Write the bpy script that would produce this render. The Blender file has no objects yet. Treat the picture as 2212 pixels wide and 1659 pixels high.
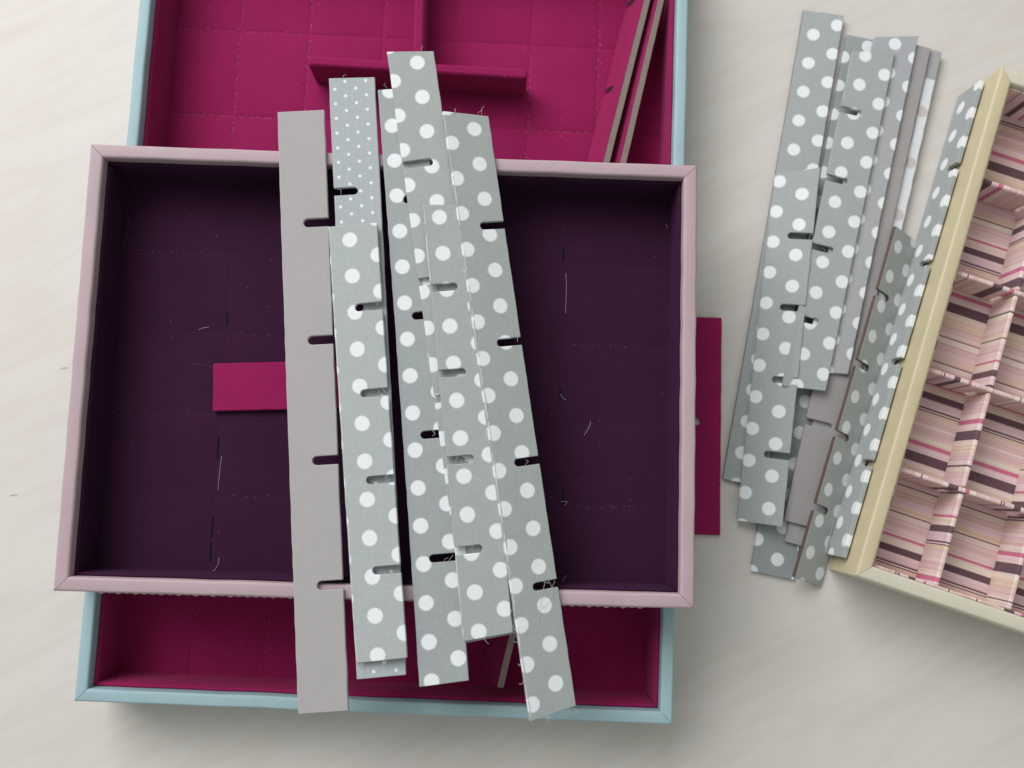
import bpy, bmesh, math, random
from mathutils import Matrix, Vector

CM = 0.01
random.seed(7)
scene = bpy.context.scene
COL = scene.collection

# ---------------------------------------------------------------- camera
TH, PH = 0.1111, -0.0188
cam_d = bpy.data.cameras.new('camera')
cam = bpy.data.objects.new('camera', cam_d)
COL.objects.link(cam)
cam.matrix_world = Matrix.Translation((0, 0, 54 * CM)) @ Matrix.Rotation(TH, 4, 'X') @ Matrix.Rotation(PH, 4, 'Y')
cam_d.sensor_width = 36
cam_d.lens = 36 * 1963 / 2212
cam_d.clip_start = 0.01
cam_d.clip_end = 20
cam_d.dof.use_dof = True
cam_d.dof.focus_distance = 0.47
cam_d.dof.aperture_fstop = 7.0
scene.camera = cam

# ---------------------------------------------------------------- light
world = bpy.data.worlds.new('World')
scene.world = world
world.use_nodes = True
bg = world.node_tree.nodes['Background']
bg.inputs[0].default_value = (0.96, 1.0, 0.975, 1)
bg.inputs[1].default_value = 0.41


def area(name, loc, target, sx, sy, power, col):
    d = bpy.data.lights.new(name, 'AREA')
    d.shape = 'RECTANGLE'
    d.size, d.size_y, d.energy, d.color = sx, sy, power, col
    o = bpy.data.objects.new(name, d)
    COL.objects.link(o)
    o.location = loc
    o.rotation_euler = (Vector(target) - Vector(loc)).to_track_quat('-Z', 'Y').to_euler()
    return o


area('window_light', (-1.15, 1.5, 1.65), (-0.05, 0.08, 0.0), 2.1, 1.6, 73.0, (1.0, 0.98, 0.995))

vs = scene.view_settings
vs.view_transform = 'Standard'
vs.look = 'None'
vs.exposure = 0.0
vs.gamma = 1.0
vs.use_curve_mapping = False
scene.cycles.max_bounces = 8
scene.cycles.diffuse_bounces = 5


# ---------------------------------------------------------------- materials
class NT:
    def __init__(self, name):
        self.m = bpy.data.materials.new(name)
        self.m.use_nodes = True
        self.t = self.m.node_tree
        self.b = self.t.nodes['Principled BSDF']

    def n(self, kind, **kw):
        nd = self.t.nodes.new(kind)
        for k, v in kw.items():
            setattr(nd, k, v)
        return nd

    def l(self, a, b):
        self.t.links.new(a, b)

    def math(self, op, a, b=None, c=None, clamp=False):
        nd = self.n('ShaderNodeMath', operation=op, use_clamp=clamp)
        for i, v in enumerate((a, b, c)):
            if v is None:
                continue
            if isinstance(v, (int, float)):
                nd.inputs[i].default_value = v
            else:
                self.l(v, nd.inputs[i])
        return nd.outputs[0]

    def coord(self, scale=(1, 1, 1), rot=(0, 0, 0), loc=(0, 0, 0)):
        tc = self.n('ShaderNodeTexCoord')
        mp = self.n('ShaderNodeMapping')
        mp.inputs['Scale'].default_value = scale
        mp.inputs['Rotation'].default_value = rot
        mp.inputs['Location'].default_value = loc
        self.l(tc.outputs['Object'], mp.inputs['Vector'])
        return mp.outputs[0]

    def noise(self, vec, scale, detail=3, rough=0.5):
        nd = self.n('ShaderNodeTexNoise')
        nd.inputs['Scale'].default_value = scale
        nd.inputs['Detail'].default_value = detail
        nd.inputs['Roughness'].default_value = rough
        if vec is not None:
            self.l(vec, nd.inputs['Vector'])
        return nd.outputs['Fac']

    def mix(self, fac, a, b, mode='MIX'):
        nd = self.n('ShaderNodeMix', data_type='RGBA', blend_type=mode)
        for sock, v in ((nd.inputs[0], fac), (nd.inputs[6], a), (nd.inputs[7], b)):
            if isinstance(v, (int, float)):
                sock.default_value = v
            elif isinstance(v, tuple):
                sock.default_value = (*v[:3], 1)
            else:
                self.l(v, sock)
        return nd.outputs[2]

    def ramp(self, fac, stops, interp='LINEAR'):
        nd = self.n('ShaderNodeValToRGB')
        cr = nd.color_ramp
        cr.interpolation = interp
        while len(cr.elements) < len(stops):
            cr.elements.new(0.5)
        for e, (pos, c) in zip(cr.elements, stops):
            e.position = pos
            e.color = (*c, 1)
        self.l(fac, nd.inputs[0])
        return nd.outputs[0]

    def bump(self, h, strength, dist=0.0005):
        nd = self.n('ShaderNodeBump')
        nd.inputs['Strength'].default_value = strength
        nd.inputs['Distance'].default_value = dist
        self.l(h, nd.inputs['Height'])
        self.l(nd.outputs[0], self.b.inputs['Normal'])

    def base(self, c):
        if isinstance(c, tuple):
            self.b.inputs['Base Color'].default_value = (*c[:3], 1)
        else:
            self.l(c, self.b.inputs['Base Color'])

    def set(self, **kw):
        for k, v in kw.items():
            self.b.inputs[k.replace('_', ' ')].default_value = v


def mul(c, k):
    return tuple(x * k for x in c)


def velvet(name, c, sheen=0.35, tint=None, amp=0.22):
    w = NT(name)
    v = w.coord()
    n1 = w.noise(v, 22, 4, 0.6)
    n2 = w.noise(v, 1400, 2, 0.6)
    k = w.mix(n1, mul(c, 1 - amp), mul(c, 1 + amp))
    k = w.mix(w.math('MULTIPLY', n2, 0.55), k, mul(c, 0.55))
    nap = w.noise(w.coord((6, 14, 6)), 14, 3, 0.6)
    k = w.mix(w.math('MULTIPLY', nap, 0.35), k, mul(c, 0.72))
    vo = w.n('ShaderNodeTexVoronoi')
    vo.inputs['Scale'].default_value = 170
    w.l(v, vo.inputs['Vector'])
    spot = w.math('MULTIPLY', w.math('LESS_THAN', vo.outputs['Distance'], 0.085), w.math('GREATER_THAN', w.noise(v, 60, 2), 0.56))
    k = w.mix(w.math('MULTIPLY', spot, 0.5), k, tuple(min(1, x * 2.2 + 0.035) for x in c))
    w.base(k)
    w.set(Roughness=0.95, Sheen_Weight=sheen, Sheen_Roughness=0.45)
    w.b.inputs['Specular IOR Level'].default_value = 0.1
    w.b.inputs['Sheen Tint'].default_value = (*(tint or c), 1)
    w.bump(n2, 0.5, 0.0004)
    return w.m


def leatherette(name, c, rough=0.58):
    w = NT(name)
    v = w.coord()
    n1 = w.noise(v, 30, 5, 0.65)
    vo = w.n('ShaderNodeTexVoronoi')
    vo.inputs['Scale'].default_value = 1500
    w.l(v, vo.inputs['Vector'])
    n3 = w.noise(w.coord(), 140, 5, 0.7)
    scuff = w.n('ShaderNodeMapRange')
    scuff.inputs['From Min'].default_value = 0.60
    scuff.inputs['From Max'].default_value = 0.72
    w.l(n3, scuff.inputs['Value'])
    k = w.mix(n1, mul(c, 0.86), mul(c, 1.08))
    k = w.mix(w.math('MULTIPLY', scuff.outputs[0], 0.30), k, mul(c, 0.72))
    w.base(k)
    w.l(w.math('ADD', w.math('MULTIPLY', n3, 0.25), rough - 0.12), w.b.inputs['Roughness'])
    w.b.inputs['Specular IOR Level'].default_value = 0.35
    w.bump(w.math('ADD', vo.outputs['Distance'], w.math('MULTIPLY', n3, 1.2)), 0.13, 0.0004)
    return w.m


GREY = (0.345, 0.38, 0.37)
DOT = (0.75, 0.79, 0.80)


def polka(name, dot0, b, a=1.9, rad=0.385, grey=GREY, dot=DOT, soft=0.05):
    """Printed dots on a lattice in the strip's own coordinates (cm): a along the length, b the slanting step."""
    w = NT(name)
    tc = w.n('ShaderNodeTexCoord')
    sp = w.n('ShaderNodeSeparateXYZ')
    # cloth is never printed dead true: a slow wander of the lattice
    wob = w.n('ShaderNodeTexNoise')
    wob.inputs['Scale'].default_value = 45
    w.l(tc.outputs['Object'], wob.inputs['Vector'])
    ad = w.n('ShaderNodeVectorMath', operation='MULTIPLY_ADD')
    w.l(wob.outputs['Color'], ad.inputs[0])
    ad.inputs[1].default_value = (0.0008, 0.0008, 0)
    w.l(tc.outputs['Object'], ad.inputs[2])
    w.l(ad.outputs[0], sp.inputs[0])
    u = w.math('MULTIPLY', sp.outputs[0], 100.0)
    v = w.math('MULTIPLY', sp.outputs[1], 100.0)
    if b[1] < 0:
        b = (-b[0], -b[1])
    vv = w.math('DIVIDE', w.math('SUBTRACT', v, dot0[1] + 0.04), b[1])
    kb = w.math('ROUND', vv)
    dv = w.math('MULTIPLY', w.math('SUBTRACT', vv, kb), b[1])
    uu = w.math('DIVIDE', w.math('SUBTRACT', w.math('SUBTRACT', u, dot0[0] + 0.04), w.math('MULTIPLY', kb, b[0])), a)
    du = w.math('MULTIPLY', w.math('SUBTRACT', uu, w.math('ROUND', uu)), a)
    d = w.math('SQRT', w.math('ADD', w.math('MULTIPLY', du, du), w.math('MULTIPLY', dv, dv)))
    f = w.n('ShaderNodeMapRange', interpolation_type='SMOOTHSTEP')
    f.inputs['From Min'].default_value = rad - soft
    f.inputs['From Max'].default_value = rad + soft
    f.inputs['To Min'].default_value = 1
    f.inputs['To Max'].default_value = 0
    w.l(d, f.inputs['Value'])
    # woven threads: slubs along and across the strip, slight soiling
    cw = w.noise(w.coord((260, 3200, 100)), 1.0, 2)
    cl = w.noise(w.coord((3200, 260, 100)), 1.0, 2)
    weave = w.math('MULTIPLY', w.math('ADD', cw, cl), 0.5)
    soil = w.noise(w.coord(), 55, 4, 0.6)
    g = w.mix(weave, mul(grey, 0.70), mul(grey, 1.30))
    g = w.mix(w.math('MULTIPLY', soil, 0.30), g, mul((grey[0] * 1.05, grey[1] * 0.98, grey[2] * 0.92), 0.80))
    dd = w.mix(weave, mul(dot, 0.84), mul(dot, 1.12))
    dd = w.mix(w.math('MULTIPLY', soil, 0.30), dd, mul((dot[0] * 1.02, dot[1] * 0.98, dot[2] * 0.93), 0.84))
    w.base(w.mix(f.outputs[0], g, dd))
    w.set(Roughness=0.85, Sheen_Weight=0.08)
    w.b.inputs['Specular IOR Level'].default_value = 0.2
    w.bump(weave, 0.25, 0.0003)
    return w.m


def plain(name, c, rough=0.9, grain=900, amp=0.12, bump=0.3):
    w = NT(name)
    v = w.coord()
    n2 = w.noise(v, grain, 3, 0.7)
    n1 = w.noise(v, 35, 4, 0.6)
    k = w.mix(n2, mul(c, 1 - amp * 1.6), mul(c, 1 + amp * 1.6))
    w.base(w.mix(w.math('MULTIPLY', n1, 0.5), k, mul(c, 0.86)))
    w.b.inputs['Roughness'].default_value = rough
    w.b.inputs['Specular IOR Level'].default_value = 0.2
    w.bump(n2, bump, 0.0004)
    return w.m


CREAM = (0.74, 0.66, 0.55)
BEIGE = (0.66, 0.50, 0.35)
ROSE = (0.62, 0.39, 0.39)
PALE = (0.74, 0.57, 0.575)
HOT = (0.54, 0.125, 0.23)
PLUM = (0.085, 0.040, 0.055)
LILAC = (0.66, 0.48, 0.54)


def striped(name, axis, phase, seed, period=9.3):
    """Woven stripes: irregular bands along one axis of the object (cm), with hairlines inside the bands."""
    w = NT(name)
    tc = w.n('ShaderNodeTexCoord')
    sp = w.n('ShaderNodeSeparateXYZ')
    w.l(tc.outputs['Object'], sp.inputs[0])
    u = w.math('MULTIPLY', sp.outputs[axis], 100.0)
    t = w.math('FRACT', w.math('DIVIDE', w.math('ADD', u, phase), period))
    seq = [(BEIGE, .55), (CREAM, .35), (PLUM, .62), (PALE, .42), (HOT, .30), (CREAM, .38), (ROSE, .55),
           (PALE, .20), (ROSE, .50), (BEIGE, .28), (PLUM, .07), (PALE, .10), (PLUM, .09), (LILAC, .55), (PLUM, .42),
           (CREAM, .50), (HOT, .18), (PALE, .45), (ROSE, .60), (CREAM, .30), (PLUM, .05), (BEIGE, .45), (LILAC, .40),
           (ROSE, .45), (CREAM, .35), (PLUM, .08), (PALE, .30), (ROSE, .4)]
    r = random.Random(seed)
    k = r.randrange(len(seq))
    seq = seq[k:] + seq[:k]
    tot = sum(s[1] for s in seq)
    pos, stops = 0.0, []
    for c, wd in seq:
        stops.append((pos, c))
        pos += wd / tot
    col = w.ramp(t, stops, 'CONSTANT')
    # hairlines: one random tint per 0.09 cm thread group
    cell = w.math('FLOOR', w.math('MULTIPLY', u, 13.0))
    wn = w.n('ShaderNodeTexWhiteNoise', noise_dimensions='1D')
    w.l(cell, wn.inputs['W'])
    hair = w.ramp(wn.outputs['Value'], [(0.0, PALE), (0.3, CREAM), (0.55, ROSE), (0.75, BEIGE), (0.9, LILAC)], 'CONSTANT')
    dark = w.n('ShaderNodeRGBToBW')
    w.l(col, dark.inputs[0])
    f = w.math('MULTIPLY', w.math('GREATER_THAN', dark.outputs[0], 0.26), 0.45)
    k = w.mix(f, col, hair)
    nz = w.noise(w.coord(), 1100, 2, 0.6)
    k = w.mix(w.math('MULTIPLY', nz, 0.18), k, mul(PALE, 0.75))
    w.base(k)
    w.set(Roughness=0.8, Sheen_Weight=0.06)
    w.b.inputs['Specular IOR Level'].default_value = 0.25
    w.bump(nz, 0.2, 0.0003)
    return w.m


def birch():
    w = NT('birch_veneer')
    turned = w.coord(rot=(0, 0, math.radians(-27)))

    def stretch(sx, sy):
        mp = w.n('ShaderNodeMapping')
        mp.inputs['Scale'].default_value = (sx, sy, 1)
        w.l(turned, mp.inputs['Vector'])
        return mp.outputs[0]
    wide = w.noise(stretch(0.9, 5.5), 5.5, 3, 0.5)
    fine = w.noise(stretch(3.0, 95), 5.0, 3, 0.6)
    big = w.noise(w.coord(), 3.0, 2, 0.5)
    c = w.ramp(wide, [(0.30, (0.58, 0.54, 0.49)), (0.44, (0.625, 0.60, 0.56)), (0.50, (0.60, 0.567, 0.515)), (0.54, (0.625, 0.60, 0.56)), (0.72, (0.635, 0.61, 0.575))])
    c = w.mix(w.math('MULTIPLY', fine, 0.20), c, (0.48, 0.425, 0.36))
    c = w.mix(w.math('MULTIPLY', big, 0.18), c, (0.61, 0.55, 0.51))
    w.base(c)
    w.b.inputs['Roughness'].default_value = 0.5
    w.b.inputs['Specular IOR Level'].default_value = 0.3
    w.bump(fine, 0.05, 0.0002)
    return w.m


M = {
    'table': birch(),
    'magenta': velvet('magenta_velvet', (0.305, 0.015, 0.098), 0.28, (0.8, 0.20, 0.40)),
    'plum': velvet('plum_velvet', (0.042, 0.0115, 0.037), 0.10, (0.30, 0.12, 0.34)),
    'pink_skin': leatherette('dusty_pink_leatherette', (0.435, 0.33, 0.35)),
    'blue_skin': leatherette('light_blue_leatherette', (0.315, 0.455, 0.49)),
    'cream_skin': leatherette('cream_leatherette', (0.62, 0.585, 0.47), 0.6),
    'yellow_skin': leatherette('yellowed_cream_leatherette', (0.555, 0.485, 0.31), 0.5),  # yellower tone of the cream covering, used on one box wall only
    'felt': plain('grey_felt_board', (0.395, 0.378, 0.378), 0.95, 1100, 0.10, 0.35),
    'greyback': plain('warm_grey_cloth', (0.33, 0.315, 0.31), 0.9, 1500, 0.06, 0.2),
    'greyback2': plain('cool_grey_cloth', (0.36, 0.365, 0.365), 0.9, 1500, 0.06, 0.2),
    'board': plain('raw_greyboard', (0.30, 0.26, 0.215), 0.95, 800, 0.2, 0.5),
    'brown': plain('brown_hardboard', (0.115, 0.078, 0.066), 0.8, 700, 0.25, 0.4),
    'thread': plain('white_thread', (0.50, 0.50, 0.50), 0.9, 500, 0.05, 0.0),
    'lint': plain('grey_lint', (0.10, 0.075, 0.10), 0.9, 500, 0.05, 0.0),
    'speck': plain('brown_crumb', (0.40, 0.32, 0.28), 0.9, 500, 0.05, 0.0),
    'darkslit': plain('dark_slit', (0.006, 0.005, 0.008), 0.95, 500, 0.05, 0.0),
}


# ---------------------------------------------------------------- mesh helpers (all lengths in cm)
def tag(o, label, cat, group=None, kind=None):
    if label:
        o['label'] = label
    if cat:
        o['category'] = cat
    if group:
        o['group'] = group
    if kind:
        o['kind'] = kind
    return o


def link(name, me, mats, parent=None):
    for m in mats:
        me.materials.append(m)
    o = bpy.data.objects.new(name, me)
    COL.objects.link(o)
    if parent is not None:
        o.parent = parent
    return o


def mesh(name, verts, faces, mats, parent=None, smooth=None, fmat=None):
    me = bpy.data.meshes.new(name)
    me.from_pydata([tuple(c * CM for c in v) for v in verts], [], faces)
    bm = bmesh.new()
    bm.from_mesh(me)
    bmesh.ops.recalc_face_normals(bm, faces=bm.faces)
    bm.to_mesh(me)
    bm.free()
    if fmat:
        for p_, i in zip(me.polygons, fmat):
            p_.material_index = i
    if smooth is not None:
        for p_ in me.polygons:
            p_.use_smooth = True
        me.set_sharp_from_angle(angle=math.radians(smooth))
    return link(name, me, mats, parent)


def empty(name, loc=(0, 0, 0), rz=0.0):
    o = bpy.data.objects.new(name, None)
    o.empty_display_size = 0.02
    COL.objects.link(o)
    o.location = tuple(c * CM for c in loc)
    o.rotation_euler = (0, 0, rz)
    return o


def box(name, x0, x1, y0, y1, z0, z1, mats, parent=None, bev=0.0):
    v = [(x, y, z) for z in (z0, z1) for y in (y0, y1) for x in (x0, x1)]
    f = [(0, 1, 3, 2), (4, 5, 7, 6), (0, 1, 5, 4), (2, 3, 7, 6), (0, 2, 6, 4), (1, 3, 7, 5)]
    o = mesh(name, v, f, mats, parent)
    if bev:
        bevel(o, bev)
    return o


def bevel(o, w, seg=3):
    md = o.modifiers.new('bevel', 'BEVEL')
    md.width = w * CM
    md.segments = seg
    md.limit_method = 'ANGLE'
    md.angle_limit = math.radians(50)
    for p_ in o.data.polygons:
        p_.use_smooth = True
    o.data.set_sharp_from_angle(angle=math.radians(35))


def tube(name, pts, r, mats, parent=None, sides=5):
    """A thin thread along a polyline, smoothed by Catmull-Rom."""
    P = [Vector(p_) for p_ in pts]
    Q = []
    for i in range(len(P) - 1):
        p0, p1, p2, p3 = P[max(i - 1, 0)], P[i], P[i + 1], P[min(i + 2, len(P) - 1)]
        for s in range(4):
            t = s / 4
            Q.append(0.5 * ((2 * p1) + (p2 - p0) * t + (2 * p0 - 5 * p1 + 4 * p2 - p3) * t * t + (3 * p1 - p0 - 3 * p2 + p3) * t ** 3))
    Q.append(P[-1])
    vs_, fs = [], []
    for i, q in enumerate(Q):
        d = (Q[min(i + 1, len(Q) - 1)] - Q[max(i - 1, 0)]).normalized()
        a = d.cross(Vector((0, 0, 1)))
        if a.length < 1e-3:
            a = d.cross(Vector((1, 0, 0)))
        a.normalize()
        b = d.cross(a)
        for k in range(sides):
            an = 2 * math.pi * k / sides
            vs_.append(tuple(q + a * (r * math.cos(an)) + b * (r * math.sin(an))))
    for i in range(len(Q) - 1):
        for k in range(sides):
            k2 = (k + 1) % sides
            fs.append((i * sides + k, i * sides + k2, (i + 1) * sides + k2, (i + 1) * sides + k))
    fs.append(tuple(range(sides)))
    fs.append(tuple(range(len(vs_) - sides, len(vs_))))
    return mesh(name, vs_, fs, mats, parent, smooth=60)


def arc(cx, cz, r, a0, a1, n):
    return [(cx + r * math.cos(math.radians(a0 + (a1 - a0) * i / n)), cz + r * math.sin(math.radians(a0 + (a1 - a0) * i / n))) for i in range(n + 1)]


def frame_walls(name, W, L, prof, mat, parent, gap=0.012, seg=22, wob=0.0, mats4=None):
    """Four mitred walls; prof is the closed section (inset, height)."""
    out = []
    rnd = random.Random(len(name) + int(W * 10))
    for side in range(4):
        half = (W if side % 2 == 0 else L) / 2          # half the run of this side
        off = (L if side % 2 == 0 else W) / 2           # its distance from the centre
        vs_, fs = [], []
        n = len(prof)
        for i in range(seg + 1):
            t = -1 + 2 * i / seg
            dw = wob * math.sin(2.1 * i + rnd.random()) * (1 - t * t)
            for (u, z) in prof:
                a = t * (half - u - gap)
                b = -(off - u) + dw
                ang = side * math.pi / 2
                vs_.append((a * math.cos(ang) - b * math.sin(ang), a * math.sin(ang) + b * math.cos(ang), z))
        for i in range(seg):
            for k in range(n):
                k2 = (k + 1) % n
                fs.append((i * n + k, i * n + k2, (i + 1) * n + k2, (i + 1) * n + k))
        fs.append(tuple(range(n)))
        fs.append(tuple(range(seg * n, seg * n + n)))
        out.append(mesh(name, vs_, fs, [mats4[side] if mats4 else mat], parent, smooth=40))
    return out


def padded_floor(name, x0, x1, y0, y1, z, xs, ys, mat, parent, groove=0.05, half=0.07):
    """A cloth floor with pressed-in fold lines at xs and ys."""
    def axis(a0, a1, lines):
        o = [(a0, 0.0)]
        for l in sorted(lines):
            o += [(l - half * 2.2, 0.0), (l - half, 0.35), (l, 1.0), (l + half, 0.35), (l + half * 2.2, 0.0)]
        o.append((a1, 0.0))
        return o
    X, Y = axis(x0, x1, xs), axis(y0, y1, ys)
    # add in-between rows so that the pads can swell a little
    def dens(A):
        o = []
        for (a, g), (b, h) in zip(A, A[1:]):
            o.append((a, g))
            if b - a > 1.0:
                for k in range(1, 4):
                    o.append((a + (b - a) * k / 4, 0.0))
        o.append(A[-1])
        return o
    X, Y = dens(X), dens(Y)
    r = random.Random(3)
    vs_, fs = [], []
    for (y, gy) in Y:
        for (x, gx) in X:
            vs_.append((x, y, z - groove * max(gx, gy) + r.uniform(0, 0.012)))
    nx = len(X)
    for j in range(len(Y) - 1):
        for i in range(nx - 1):
            fs.append((j * nx + i, j * nx + i + 1, (j + 1) * nx + i + 1, (j + 1) * nx + i))
    o = mesh(name, vs_, fs, [mat], parent, smooth=60)
    return o


def make_tray(name, label, loc, rz, W, L, h, rim, lin, lin_top, floor_z, skin, lining, xs, ys, roundness=0.12, wob=0.0, mats4=None, floor_mat=None, lining4=None, groove=0.05):
    root = empty(name, loc, rz)
    tag(root, label, 'tray')
    r = roundness
    prof = [(0, 0)] + arc(r, h - r, r, 180, 90, 4) + arc(rim - r * 1.2, h - r * 1.2, r * 1.2, 90, 0, 5) + [(rim, 0)]
    frame_walls('wall', W, L, prof, skin, root, mats4=mats4, wob=wob)
    t = lin
    lp = [(rim + 0.01, floor_z - 0.1), (rim + 0.01, lin_top - 0.08)] + arc(rim + 0.01 + t / 2, lin_top - t / 2, t / 2, 180, 0, 5) + [(rim + 0.01 + t, floor_z - 0.1)]
    frame_walls('lining_wall', W, L, lp, lining, root, gap=0.03, wob=0.02, mats4=lining4)
    box('base_board', -W / 2 + rim + 0.02, W / 2 - rim - 0.02, -L / 2 + rim + 0.02, L / 2 - rim - 0.02, 0.003, floor_z - 0.12, [M['board']], root)
    ins = rim + t - 0.05
    padded_floor('floor_lining', -W / 2 + ins, W / 2 - ins, -L / 2 + ins, L / 2 - ins, floor_z, xs, ys, floor_mat or lining, root, groove=groove)
    return root


# ---------------------------------------------------------------- the setting: a birch table top
tb = box('table_top', -110, 110, -80, 95, -3.0, 0.0, [M['table']], None, 0.2)
tag(tb, 'pale birch table top under the trays', 'table', kind='structure')

# ---------------------------------------------------------------- light blue tray
BLUE_RZ = -0.0447
blue = make_tray('storage_tray', 'light blue leatherette tray lined with magenta velvet, lowest of the stacked trays',
                 (-5.366, 10.975, 0), BLUE_RZ, 31.75, 46.0, 4.0, 0.66, 0.20, 3.35, 0.5, M['blue_skin'], M['magenta'],
                 [-11.05, -6.8, -2.3, 2.3, 6.85, 11.05], [-16.4, -10.95, -5.5, 0, 5.5, 10.95, 16.4], wob=0.02, groove=0.055)

# ---------------------------------------------------------------- dusty pink tray
PINK_RZ = -0.0318
pink = make_tray('storage_tray', 'dusty pink leatherette tray lined with dark plum velvet, resting across the blue tray',
                 (-5.607, 5.843, 4.0), PINK_RZ, 31.99, 23.05, 3.6, 0.72, 0.16, 3.05, 0.62, M['pink_skin'], M['plum'],
                 [-9.2, -3.05, 3.05, 9.2], [-6.65, -2.2, 2.2, 6.65], roundness=0.13, wob=0.02, groove=0.022)
# pinked (zigzag-cut) edge of the covering, peeping out along the front wall
zs, zf = [], []
n = 128
for i in range(n + 1):
    x = -13.9 + 27.4 * i / n
    k = 0.07 + 0.02 * math.sin(i * 1.7)
    y = -23.05 / 2 - (k if i % 2 else 0.02)
    zs += [(x, -23.05 / 2 + 0.01, 3.36), (x, y, 3.36), (x, y, 3.41), (x, -23.05 / 2 + 0.01, 3.41)]
for i in range(n):
    for k in range(4):
        k2 = (k + 1) % 4
        zf.append((i * 4 + k, i * 4 + k2, i * 4 + 4 + k2, i * 4 + 4 + k))
mesh('pinked_edge', zs, zf, [M['pink_skin']], pink)

# dark slits worn into the plum floor where dividers once stood, with pale stitch lint
for (x, y, l) in [(-9.16, 2.95, 0.75), (-9.2, -4.1, 1.3), (-9.22, -8.3, 1.1), (-9.24, -9.6, 1.0), (9.2, 7.2, 0.7), (9.5, -6.2, 0.9), (9.2, -0.6, 0.7)]:
    box('worn_slit', x - 0.05, x + 0.05, y - l / 2, y + l / 2, 0.60, 0.632, [M['darkslit']], pink)


def lint_line(name, pts, z, parent, mat, n, r=0.012, jit=0.08):
    """A run of tiny stitch ends, too small to pick apart: one mesh."""
    bm = bmesh.new()
    rr = random.Random(n + int(pts[0][0] * 10))
    for i in range(n):
        t = (i + rr.random() * 0.7) / n
        x = pts[0][0] + (pts[1][0] - pts[0][0]) * t + rr.uniform(-jit, jit)
        y = pts[0][1] + (pts[1][1] - pts[0][1]) * t + rr.uniform(-jit, jit)
        an = math.atan2(pts[1][1] - pts[0][1], pts[1][0] - pts[0][0]) + rr.uniform(-0.5, 0.5)
        l = rr.uniform(0.03, 0.10)
        vv = []
        for dz in (0, 2 * r):
            for sx, sy in ((-1, -1), (1, -1), (1, 1), (-1, 1)):
                a, b = sx * l, sy * r
                vv.append(bm.verts.new(((x + a * math.cos(an) - b * math.sin(an)) * CM, (y + a * math.sin(an) + b * math.cos(an)) * CM, (z + dz) * CM)))
        for f in ((3, 2, 1, 0), (4, 5, 6, 7), (0, 1, 5, 4), (1, 2, 6, 5), (2, 3, 7, 6), (3, 0, 4, 7)):
            bm.faces.new([vv[k] for k in f])
    me = bpy.data.meshes.new(name)
    bm.to_mesh(me)
    bm.free()
    o = link(name, me, [mat], parent)
    o['kind'] = 'stuff'
    return o


for (a, b, k) in [((-14.6, 6.65), (-9.4, 6.6), 11), ((9.4, -6.7), (13.9, -6.6), 13), ((9.3, 2.2), (13.0, 2.15), 8), ((-9, -6.7), (-6, -6.6), 5), ((-9, 2.2), (-6.5, 2.2), 4)]:
    lint_line('stitch_lint', (a, b), 0.60, pink, M['lint'], k)
PINKLINT = M['stitch'] = plain('pink_stitch', (0.40, 0.13, 0.22), 0.9, 500, 0.05, 0.0)
for (a, b, k) in [((-11.05, 8), (-11.05, 21), 42), ((-6.8, 9), (-6.8, 21), 36), ((6.85, 8), (6.85, 16), 24), ((11.05, 9), (11.05, 20), 26),
                  ((-15, 10.95), (-8, 10.95), 26), ((6.9, 10.95), (11, 10.95), 12), ((-15, 16.4), (-7, 16.4), 14), ((-11.05, -21), (-11.05, -14), 14), ((-6.8, -21), (-6.8, -14), 14)]:
    lint_line('stitch_lint', (a, b), 0.475, blue, PINKLINT, k)


# ---------------------------------------------------------------- divider strips
def outline(L, W, slots, depth, sw, jit, rnd):
    """Strip contour, counter-clockwise, with round-ended slots cut in from the long edges. slots: (pos, side[, depth])."""
    def run(side):
        pts = []
        ss = sorted([s for s in slots if s[1] == side], key=lambda s: s[0], reverse=side > 0)
        x = L / 2 if side > 0 else -L / 2
        end = -x
        d = -1 if side > 0 else 1
        e = side * W / 2

        def straight(a, b):
            k = max(2, int(abs(b - a) / 0.55))
            for i in range(k):
                pts.append((a + (b - a) * i / k, e + (rnd.uniform(-jit, jit) if 0 < i else 0)))
        for s in ss:
            dp = s[2] if len(s) > 2 else depth
            h = sw / 2
            straight(x, s[0] - d * h)
            pts.append((s[0] - d * h, e))
            yc = side * (W / 2 - dp + h)
            for k in range(7):
                an = math.pi * k / 6
                pts.append((s[0] - d * h * math.cos(an), yc - side * h * math.sin(an)))
            pts.append((s[0] + d * h, e))
            x = s[0] + d * h
        straight(x, end)
        pts.append((end, e))
        return pts
    return run(-1) + run(1)


def strip_mesh(name, L, W, T, slots, mats, parent=None, skew=(0.0, 0.0), depth=1.25, sw=0.40, jit=0.012, bev=0.035, side_mat=0, bot_mat=0, seed=1, bow=0.0):
    rnd = random.Random(seed)
    pts = outline(L, W, slots, depth, sw, jit, rnd)
    # drop repeated points
    q = []
    for p_ in pts:
        if not q or (abs(q[-1][0] - p_[0]) + abs(q[-1][1] - p_[1])) > 1e-4:
            q.append(p_)
    if abs(q[0][0] - q[-1][0]) + abs(q[0][1] - q[-1][1]) < 1e-4:
        q.pop()
    q = [(x + (skew[0] * y if x > L / 2 - 0.01 else skew[1] * y if x < -L / 2 + 0.01 else 0.0), y) for x, y in q]
    bow = bow or (rnd.uniform(-0.05, 0.05) if L > 15 else 0.0)
    q = [(x, y + bow * (1 - (2 * x / L) ** 2)) for x, y in q]
    n = len(q)
    vs_ = [(x, y, 0) for x, y in q] + [(x, y, T) for x, y in q]
    fs = [tuple(range(n - 1, -1, -1)), tuple(range(n, 2 * n))] + [(i, (i + 1) % n, n + (i + 1) % n, n + i) for i in range(n)]
    fm = [bot_mat, 0] + [side_mat] * n
    o = mesh(name, vs_, fs, mats, parent, fmat=fm)
    if bev:
        bevel(o, bev, 2)
    return o


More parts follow.
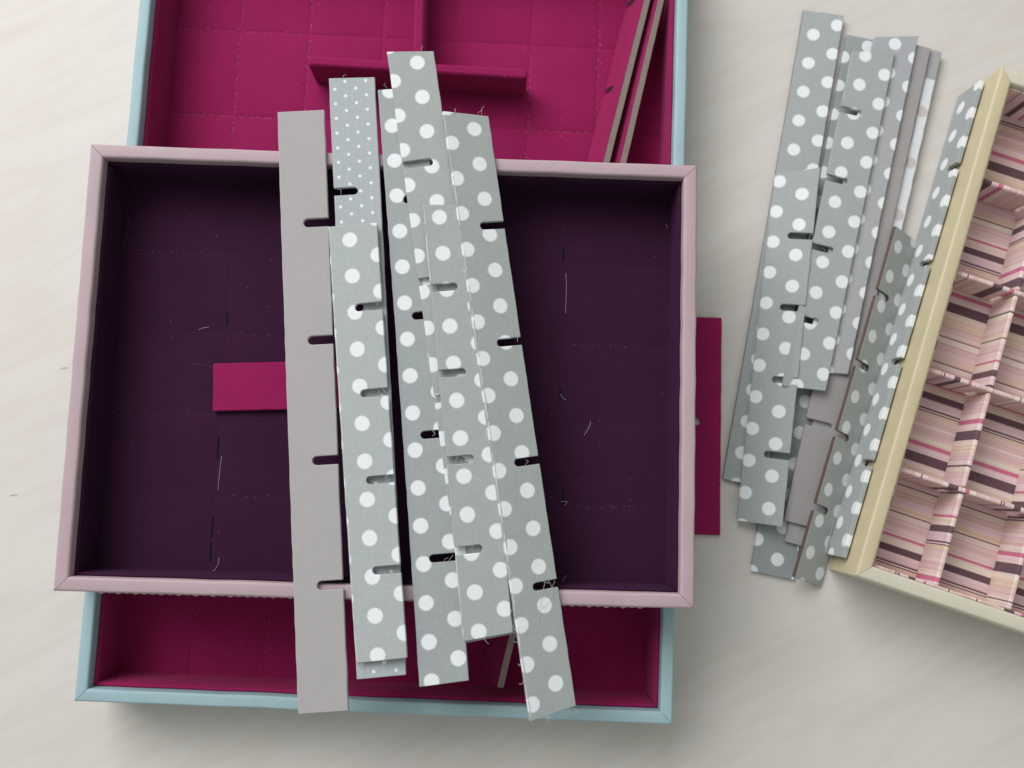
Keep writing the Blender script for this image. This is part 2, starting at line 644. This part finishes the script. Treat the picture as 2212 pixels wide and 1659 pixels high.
def place(o, x, y, z, ang, tilt=0.0):
    o.matrix_world = Matrix.Translation((x * CM, y * CM, z * CM)) @ Matrix.Rotation(math.radians(ang), 4, 'Z') @ Matrix.Rotation(math.radians(tilt), 4, 'X')
    return o


def fray(o, L, W, T, slots, n, seed, depth=1.25):
    """Loose warp ends sticking out at the cut ends and in the slots."""
    r = random.Random(seed)
    for i in range(n):
        if slots and r.random() < 0.6:
            s = r.choice(slots)
            side = s[1]
            x = s[0] + r.choice((-1, 1)) * 0.2
            y = side * (W / 2 - r.uniform(0.1, depth * 0.8))
            dx, dy = (-1 if x > s[0] else 1) * r.uniform(0.12, 0.35), side * r.uniform(-0.1, 0.25)
        else:
            e = r.choice((-1, 1))
            x, y = e * L / 2, r.uniform(-W / 2, W / 2) * r.choice((0.6, 1.0))
            dx, dy = e * r.uniform(0.15, 0.4), r.uniform(-0.3, 0.3)
        z = T + 0.01
        bend = r.uniform(-0.15, 0.15)
        pts = [(x - dx * 0.15, y, z), (x + dx * 0.35, y + dy * 0.3 + bend * 0.4, z + 0.03), (x + dx * 0.75, y + dy * 0.7 + bend, z + 0.04), (x + dx, y + dy, z + 0.01)]
        tube('loose_thread', pts, r.uniform(0.006, 0.010), [M['thread']], o, 4)


LONG = [9.28, 3.1, -3.05, -9.25]
SHORT = [6.62, 2.2, -2.18, -6.64]
T = 0.25
RIMZ = 7.605


def strip(label, x, y, z, ang, L, W, slots, mat, tilt=0.0, fr=5, seed=1, T_=T, group='loose divider strips', **kw):
    o = strip_mesh('divider_strip', L, W, T_, slots, [mat] if not isinstance(mat, list) else mat, seed=seed, **kw)
    place(o, x, y, z, ang, tilt)
    tag(o, label, 'divider strip', group)
    fray(o, L, W, T_, slots, fr, seed * 13 + 1)
    return o


GP = 'divider strips laid across the pink tray'
GT = 'divider strips heaped beside the cream box'
# S1 plain felt
strip('plain grey felt divider strip with four slots, beside the fine-dotted strip', -9.304, 4.29, RIMZ, 93.39, 30.73, 2.47,
      [(s, -1, 1.3) for s in LONG], M['felt'], fr=0, seed=2, T_=0.25, group=GP, jit=0.014, bev=0.05, sw=0.44)
# S2 fine dots
strip('grey divider strip with tiny white dots, under a shorter polka dot strip', -6.581, 6.047, RIMZ, 93.69, 30.9, 2.42,
      [(s, 1) for s in LONG], polka('fine_dots', (15.25, 0.36), (0.40, 0.55), a=0.80, rad=0.085, grey=(0.39, 0.43, 0.44), soft=0.025), fr=3, seed=3, group=GP, skew=(0.03, -0.02))
# S3 short polka on the fine dotted one
s3 = strip('short polka dot divider strip lying on top of the fine-dotted strip', -6.422, 2.434, RIMZ + T + 0.008 + 0.11, 94.68, 21.95, 2.54,
      [(s, -1, 1.42) for s in SHORT], polka('polka_a', (10.19, 0.18), (-0.92, -1.40), grey=(0.385, 0.425, 0.42)), fr=10, seed=4, group=GP, tilt=-5.0, skew=(0.02, -0.03))
# S4 long polka, low
strip('long polka dot divider strip lying low between the two short polka dot strips', -3.738, 5.596, RIMZ, 94.63, 30.7, 2.45,
      [(s, -1, 1.55) for s in LONG], polka('polka_b', (-7.58, 0.60), (-0.90, -1.38), grey=(0.325, 0.36, 0.36)), fr=7, seed=5, group=GP, skew=(0.0, -0.04))
# S5 long polka over S4, slots on its left
strip('long polka dot divider strip reaching furthest over the magenta T dividers', -2.324, 7.672, RIMZ + T + 0.008, 98.09, 30.6, 2.45,
      [(s, 1, 1.6) for s in (9.16, 2.9, -3.2, -9.3)], polka('polka_c', (14.62, -0.30), (-0.84, 1.38)), fr=6, seed=6, group=GP, skew=(0.12, -0.04))
# S6 short polka over S5
s6 = strip('short polka dot divider strip topmost between two long polka dot strips', -1.417, 3.5, RIMZ + 2 * (T + 0.008) + 0.088, 95.59, 21.85, 2.48,
      [(s, 1, 1.38) for s in SHORT], polka('polka_d', (0.79, 0.44), (-0.96, -1.37), grey=(0.355, 0.385, 0.385)), fr=9, seed=8, group=GP, tilt=4.0, skew=(0.08, -0.06))
# S7 long polka, tilted: one edge on the short strip, the other on the rim
tl = 17.0
place_z = RIMZ + 0.02 + math.sin(math.radians(tl)) * 1.225
s7 = strip('long polka dot strip, one edge propped on a short strip, frayed slots on the other', 0.60, 4.136, place_z, 98.17, 30.75, 2.45,
           [(s, -1, 1.32) for s in LONG], polka('polka_e', (14.51, -0.34), (-0.73, 1.34)), tilt=tl, fr=12, seed=9, group=GP, skew=(0.12, -0.09))
# the long thread hanging out of its lowest slot, and the frayed end of its folded edge
tube('loose_thread', [(-9.1, -0.55, T + .02), (-9.5, -0.35, T + .06), (-10.1, -0.12, T + .05), (-10.9, 0.10, T + .03)], 0.009, [M['thread']], s7, 4)
tube('loose_thread', [(-8.95, -0.7, T + .02), (-9.5, -0.85, T + .10), (-10.0, -0.6, T + .08), (-10.3, -0.2, T + .03)], 0.009, [M['thread']], s7, 4)
for i in range(9):
    r_ = random.Random(200 + i)
    x = -13.5 + i * 0.85
    tube('loose_thread', [(x, 1.2, 0.1), (x + r_.uniform(-.2, .2), 1.32, 0.14), (x + r_.uniform(-.3, .4), 1.38 + r_.uniform(0, .14), 0.1)], 0.010, [M['thread']], s7, 4)



def worn_edge(o, L, W, side, seed, x0=None, x1=None):
    """The folded cloth edge, rubbed pale: an uneven narrow ridge along one long edge."""
    r = random.Random(seed)
    x, e = (x0 if x0 is not None else -L / 2 + 0.1), (x1 if x1 is not None else L / 2 - 0.1)
    while x < e - 0.5:
        l = min(r.uniform(1.2, 4.0), e - x)
        k = max(3, int(l / 0.5))
        pts = [(x + l * i / k, side * (W / 2 - 0.045 + r.uniform(-0.014, 0.014)), T - 0.03 + r.uniform(-0.012, 0.012)) for i in range(k + 1)]
        tube('rubbed_edge', pts, r.uniform(0.032, 0.05), [M['rubbed']], o, 6)
        x += l + r.uniform(0.05, 0.9)


M['rubbed'] = plain('rubbed_cloth_edge', (0.55, 0.56, 0.565), 0.9, 900, 0.14, 0.3)
worn_edge(s7, 30.75, 2.45, 1, 91)
worn_edge(s6, 21.85, 2.48, 1, 92, 7.0, 10.8)
worn_edge(s6, 21.85, 2.48, 1, 93, -10.8, -6.9)
worn_edge(s3, 21.95, 2.54, 1, 94)
# ---- heap beside the cream box
strip('long polka dot divider strip lowest of the heap, its end poking out onto the table', 19.76, 11.253, 0.004, 77.87, 33.8, 2.6,
      [], polka('polka_f', (15.38, 1.24), (0.9, 1.38), grey=(0.30, 0.335, 0.335)), fr=0, seed=21, group=GT)
r6b = strip('cool grey backed divider strip with a white cloth flap, low in the heap', 22.40, 11.75, 0.004 + T + 0.004, 74.6, 31.9, 2.55,
            [], M['greyback2'], fr=0, seed=22, group=GT)
flap = strip_mesh('cloth_flap', 22.0, 0.62, 0.03, [], [polka('faded_dots', (2.0, 0.05), (0.9, 1.38), a=3.4, rad=0.36, grey=(0.66, 0.68, 0.70), dot=(0.53, 0.49, 0.49))], r6b, jit=0.02, bev=0.0, seed=5)
flap.location = (3.0 * CM, -0.93 * CM, (T + 0.002) * CM)
strip('warm grey backed divider strip with a slot near its lower end', 21.956, 12.417, 0.004 + 2 * (T + 0.004), 75.36, 30.6, 2.55,
      [(-9.29, 1, 1.6), (-3.1, 1, 1.3)], M['greyback'], fr=0, seed=23, group=GT)
strip('short polka dot divider strip in the heap, overlapped lengthwise by another', 22.20, 17.064, 0.004 + 3 * (T + 0.004), 75.9, 21.6, 2.65,
      [(s, 1, 1.42) for s in SHORT], polka('polka_g', (10.28, -0.01), (-0.6, -1.33), grey=(0.37, 0.385, 0.40)), fr=1, seed=24, group=GT, skew=(-0.28, -0.17))
strip('short polka dot divider strip topmost in the heap, slots facing the pink tray', 20.70, 16.013, 0.004 + 4 * (T + 0.004), 76.23, 21.4, 2.55,
      [(s, 1, 1.35) for s in SHORT], polka('polka_h', (8.40, 0.45), (1.0, -1.38)), fr=1, seed=25, group=GT, skew=(-0.22, -0.12))
t1 = -5.4
strip('long unslotted polka dot divider strip on the side of the heap towards the pink tray', 17.66, 14.743, 0.006 + math.sin(math.radians(-t1)) * 1.25, 78.55, 29.9, 2.5,
      [], [polka('polka_i', (13.40, 0.41), (0.83, -1.36)), M['brown']], tilt=t1, side_mat=1, fr=0, seed=26, group=GT)
t2 = -19.0
strip('short polka dot divider strip propped on the heap, its slots facing the cream box', 16.92, 8.344, 0.31 + math.sin(math.radians(-t2)) * 1.28, 81.90, 21.4, 2.6,
      [(s, -1, 1.45) for s in SHORT], polka('polka_j', (9.23, -0.43), (0.75, 1.40)), tilt=t2, fr=2, seed=27, group=GT, skew=(-0.18, 0.0))
t8 = 34.0
strip('short polka dot divider strip with a raw brown edge, tilted up on its side', 21.37, 4.75, 0.02 + math.sin(math.radians(t8)) * 1.23, 71.6, 21.7, 2.46,
      [(s, 1, 1.2) for s in SHORT], [polka('polka_k', (0.3, 0.55), (0.95, 1.36), grey=(0.36, 0.385, 0.37)), M['brown']], tilt=t8, side_mat=1, fr=1, seed=28, group=GT)

# ---------------------------------------------------------------- cream box of striped compartments
BX, BY, BH, BANG = 19.64, -4.94, 4.0, math.radians(-18.75)
BW, BL = 21.9, 30.77
ca, sa = math.cos(BANG), math.sin(BANG)


def bpos(x, y):      # box coordinates (from its near left outer corner) to the table
    return BX + x * ca - y * sa, BY + x * sa + y * ca


cx, cy = bpos(BW / 2, BL / 2)
creambox = make_tray('compartment_box', 'cream leatherette box lined with pink and plum striped cloth, leaning strip beside it', (cx, cy, 0), BANG, BW, BL, BH, 0.80, 0.15, 3.62, 0.8,
                     M['cream_skin'], striped('stripes_wall', 0, 1.3, 11), [], [], roundness=0.14,
                     mats4=[M['cream_skin'], M['cream_skin'], M['cream_skin'], M['yellow_skin']],
                     floor_mat=striped('stripes_floor', 1, 2.0, 5),
                     lining4=[striped('stripes_front', 0, 0.4, 3), striped('stripes_right', 1, 0.9, 8), striped('stripes_back', 0, 2.7, 14), striped('stripes_left', 1, 4.2, 20)])
creambox['category'] = 'box'
COLS = [4.5, 8.69, 12.88, 17.07]
ROWS = [6.5, 12.45, 18.4, 24.2]
DH, DT = 2.4, 0.27
il, iw = BL - 2 * (0.80 + 0.18), BW - 2 * (0.80 + 0.18)
for i, c in enumerate(COLS):
    o = strip_mesh('cloth_divider', il, DH, DT, [(r - BL / 2, 1, 1.25) for r in ROWS], [striped('stripes_long', 0, 1.1 + 2.9 * i, 30 + i)], depth=1.25, sw=0.36, jit=0.012, bev=0.08, seed=40 + i)
    x, y = bpos(c + DT / 2, BL / 2)
    o.matrix_world = Matrix.Translation((x * CM, y * CM, (0.805 + DH / 2) * CM)) @ Matrix.Rotation(BANG + math.pi / 2, 4, 'Z') @ Matrix.Rotation(math.pi / 2, 4, 'X')
    o.location = (x * CM, y * CM, (0.805 + DH / 2) * CM)
    tag(o, ['striped cloth divider running lengthwise next to the yellowed wall of the cream box', 'striped cloth divider running lengthwise, second from the yellowed box wall',
            'striped cloth divider running lengthwise, third from the yellowed box wall', 'striped cloth divider running lengthwise, farthest from the yellowed box wall'][i], 'divider', 'striped dividers in the cream box')
for i, r in enumerate(ROWS):
    o = strip_mesh('cloth_divider', iw, DH, DT, [(c - BW / 2, -1, 1.25) for c in COLS], [striped('stripes_cross', 0, 4.3 + 3.7 * i, 60 + i)], depth=1.25, sw=0.36, jit=0.012, bev=0.08, seed=50 + i)
    x, y = bpos(BW / 2, r + DT / 2)
    o.matrix_world = Matrix.Translation((x * CM, y * CM, (0.83 + DH / 2) * CM)) @ Matrix.Rotation(BANG, 4, 'Z') @ Matrix.Rotation(math.pi / 2, 4, 'X')
    tag(o, ['striped cloth cross divider closest to the front wall of the cream box', 'striped cloth cross divider, second up from the front wall of the cream box',
            'striped cloth cross divider, third up from the front wall of the cream box', 'striped cloth cross divider, fourth up from the front wall of the cream box'][i], 'divider', 'striped dividers in the cream box')

# the strip leaning against the box (stands on its long edge)
t7 = -87.0
lx, ly = bpos(-0.18, 15.65)
o = strip_mesh('divider_strip', 29.7, 2.45, 0.28, [(s, -1, 1.05) for s in LONG], [polka('polka_l', (0.4, 0.35), (0.95, 1.36), grey=(0.335, 0.365, 0.365)), M['board']], seed=31, side_mat=0)
place(o, lx, ly, 0.02 + math.sin(math.radians(-t7)) * 1.225, 71.25, t7)
tag(o, 'polka dot divider strip standing on edge against the yellowed cream box wall', 'divider strip', GT)

# ---------------------------------------------------------------- magenta velvet dividers
GV = 'magenta velvet dividers'


def standing(label, p0, p1, z0, height, thick, slots=(), bev=0.14):
    L = math.dist(p0, p1)
    o = strip_mesh('velvet_divider', L, height, thick, list(slots), [M['magenta']], depth=1.3, sw=thick + 0.08, jit=0.012, bev=bev, seed=int(L * 10))
    a = math.atan2(p1[1] - p0[1], p1[0] - p0[0])
    nx, ny = -math.sin(a), math.cos(a)
    x, y = (p0[0] + p1[0]) / 2 - nx * 0, (p0[1] + p1[1]) / 2
    # local y becomes up; thickness runs to local -normal
    o.matrix_world = Matrix.Translation(((x + nx * thick / 2) * CM, (y + ny * thick / 2) * CM, (z0 + height / 2) * CM)) @ Matrix.Rotation(a, 4, 'Z') @ Matrix.Rotation(math.pi / 2, 4, 'X')
    tag(o, label, 'divider', GV)
    return o


standing('magenta velvet divider standing crosswise in the blue tray', (-10.95, 24.77), (1.90, 24.02), 0.505, 2.5, 0.6)
standing('magenta velvet divider standing lengthwise in the blue tray, end on to the crosswise one', (-4.50, 25.05), (-4.38, 32.6), 0.505, 2.5, 0.58)


def leaning(label, x, y, ang, L, tilt, seed, slots):
    root = empty('velvet_divider')
    Wd, Tc = 2.55, 0.36
    strip_mesh('board_core', L, Wd, Tc, slots, [M['board']], root, depth=1.2, sw=0.4, bev=0.0, seed=seed)
    for z in (-0.035, Tc):
        f = strip_mesh('velvet_facing', L - 0.02, Wd - 0.05, 0.035, slots, [M['magenta']], root, depth=1.2, sw=0.4, bev=0.0, seed=seed)
        f.location = (0, -0.01 * CM, z * CM)
    root.matrix_world = Matrix.Translation((x * CM, y * CM, 0.54 * CM)) @ Matrix.Rotation(math.radians(ang), 4, 'Z') @ Matrix.Rotation(math.radians(tilt), 4, 'X') @ Matrix.Translation((0, -Wd / 2 * CM, 0))
    tag(root, label, 'divider', GV)
    return root


# the foot edge is at local y = 0 after the shift; tilt -69 deg puts the other edge up and leaning to the right
leaning('shorter magenta board divider with raw grey edge leaning in the blue tray', 7.33, 24.95, 75.6, 15.0, -69, 71, [(4.6, 1), (-1.2, 1)])
leaning('long magenta board divider with raw grey edge running slantwise under the pink tray', 4.46, 9.45, 76.4, 41.6, -69, 72, [])

# flat ones
o = strip_mesh('velvet_divider', 8.7, 2.6, 0.30, [], [M['magenta']], bev=0.06, seed=81)
place(o, -10.88, 5.40, 4.635, 1.3, 0)
tag(o, 'magenta velvet divider lying flat on the plum floor under the grey strips', 'divider', GV)
o = strip_mesh('velvet_divider', 12.97, 2.52, 0.24, [(0.15, 1, 1.32)], [M['magenta']], bev=0.04, seed=82)
place(o, 12.19, 3.579, 0.004, 88.0, 0)
tag(o, 'magenta velvet divider lying on the table beside the blue tray', 'divider', GV)

# ---------------------------------------------------------------- threads and crumbs
TH_ = [[(-20.5, 15.27), (-20.3, 14.74), (-20.25, 14.22), (-20.38, 13.64), (-20.46, 13.22), (-20.55, 13.02), (-20.44, 12.83), (-20.33, 12.99), (-20.46, 13.25), (-20.32, 13.56), (-20.1, 13.6), (-20.14, 13.36), (-20.41, 13.25), (-20.67, 13.38)],
       [(-16.57, 6.54), (-16.12, 6.57), (-15.64, 6.49), (-15.36, 6.32), (-15.21, 6.16)],
       [(-20.16, 4.23), (-20.4, 4.08), (-20.69, 3.95), (-20.85, 3.78), (-20.72, 3.65)],
       [(-14.71, 1.6), (-14.76, 0.98), (-14.81, 0.36), (-14.84, -0.2)],
       [(-14.67, -3.79), (-14.71, -4.15), (-14.89, -4.44), (-15.11, -4.56)],
       [(3.94, 11.67), (3.96, 10.89), (3.93, 10.11), (3.9, 9.46)],
       [(5.23, 3.48), (5.13, 3.15), (4.85, 2.7)],
       [(3.58, 4.97), (3.68, 4.77), (3.86, 4.64)],
       [(3.58, -0.89), (3.91, -0.86), (3.73, -1.08)],
       [(9.56, 14.53), (9.63, 14.27)],
       [(3.82, -4.78), (3.67, -5.0), (3.55, -5.26)],
       [(-16.21, 8.48), (-15.95, 8.58), (-15.64, 8.63)]]
LBL = ['pale thread with a looped knot on the plum velvet', 'wavy pale thread touching the end of the magenta divider on plum velvet', 'small crooked thread on the plum velvet by the short pink wall',
       'straight pale thread over a worn slit on the plum velvet', 'curled thread beside the front pink wall, on a worn slit', 'long straight thread standing out on the bare plum velvet',
       'short slanting thread on plum velvet beside the long frayed strip', 'tiny bent thread on plum velvet level with the long strip\'s middle', 'tiny hooked thread at the end of a lint row on plum velvet',
       'tiny fleck of thread near the pink tray\'s far corner', 'short thread by the lowest slot of the frayed polka strip', 'tiny crumb of thread above the magenta divider on plum velvet']
for pts, lb in zip(TH_, LBL):
    o = tube('thread', [(x, y, 4.645 + 0.02 * ((i * 7) % 3)) for i, (x, y) in enumerate(pts)], 0.0085, [M['thread'] if len(pts) < 5 else M['lint']], None, 4)
    tag(o, lb, 'thread', 'threads on the plum velvet')
for (x, y, a, lb) in [(-25.6, 6.95, 0.3, 'dark curled fibre on the table next to the pink wall'), (-28.1, -0.52, 0.8, 'tiny brown crumb lying alone on the birch table')]:
    o = tube('fibre', [(x - .2, y - .03, .015), (x, y + .02, .03), (x + .16, y + .05, .03), (x + .2, y - .04, .015)], 0.011, [M['speck']], None, 4)
    tag(o, lb, 'fibre', 'fibres on the table')
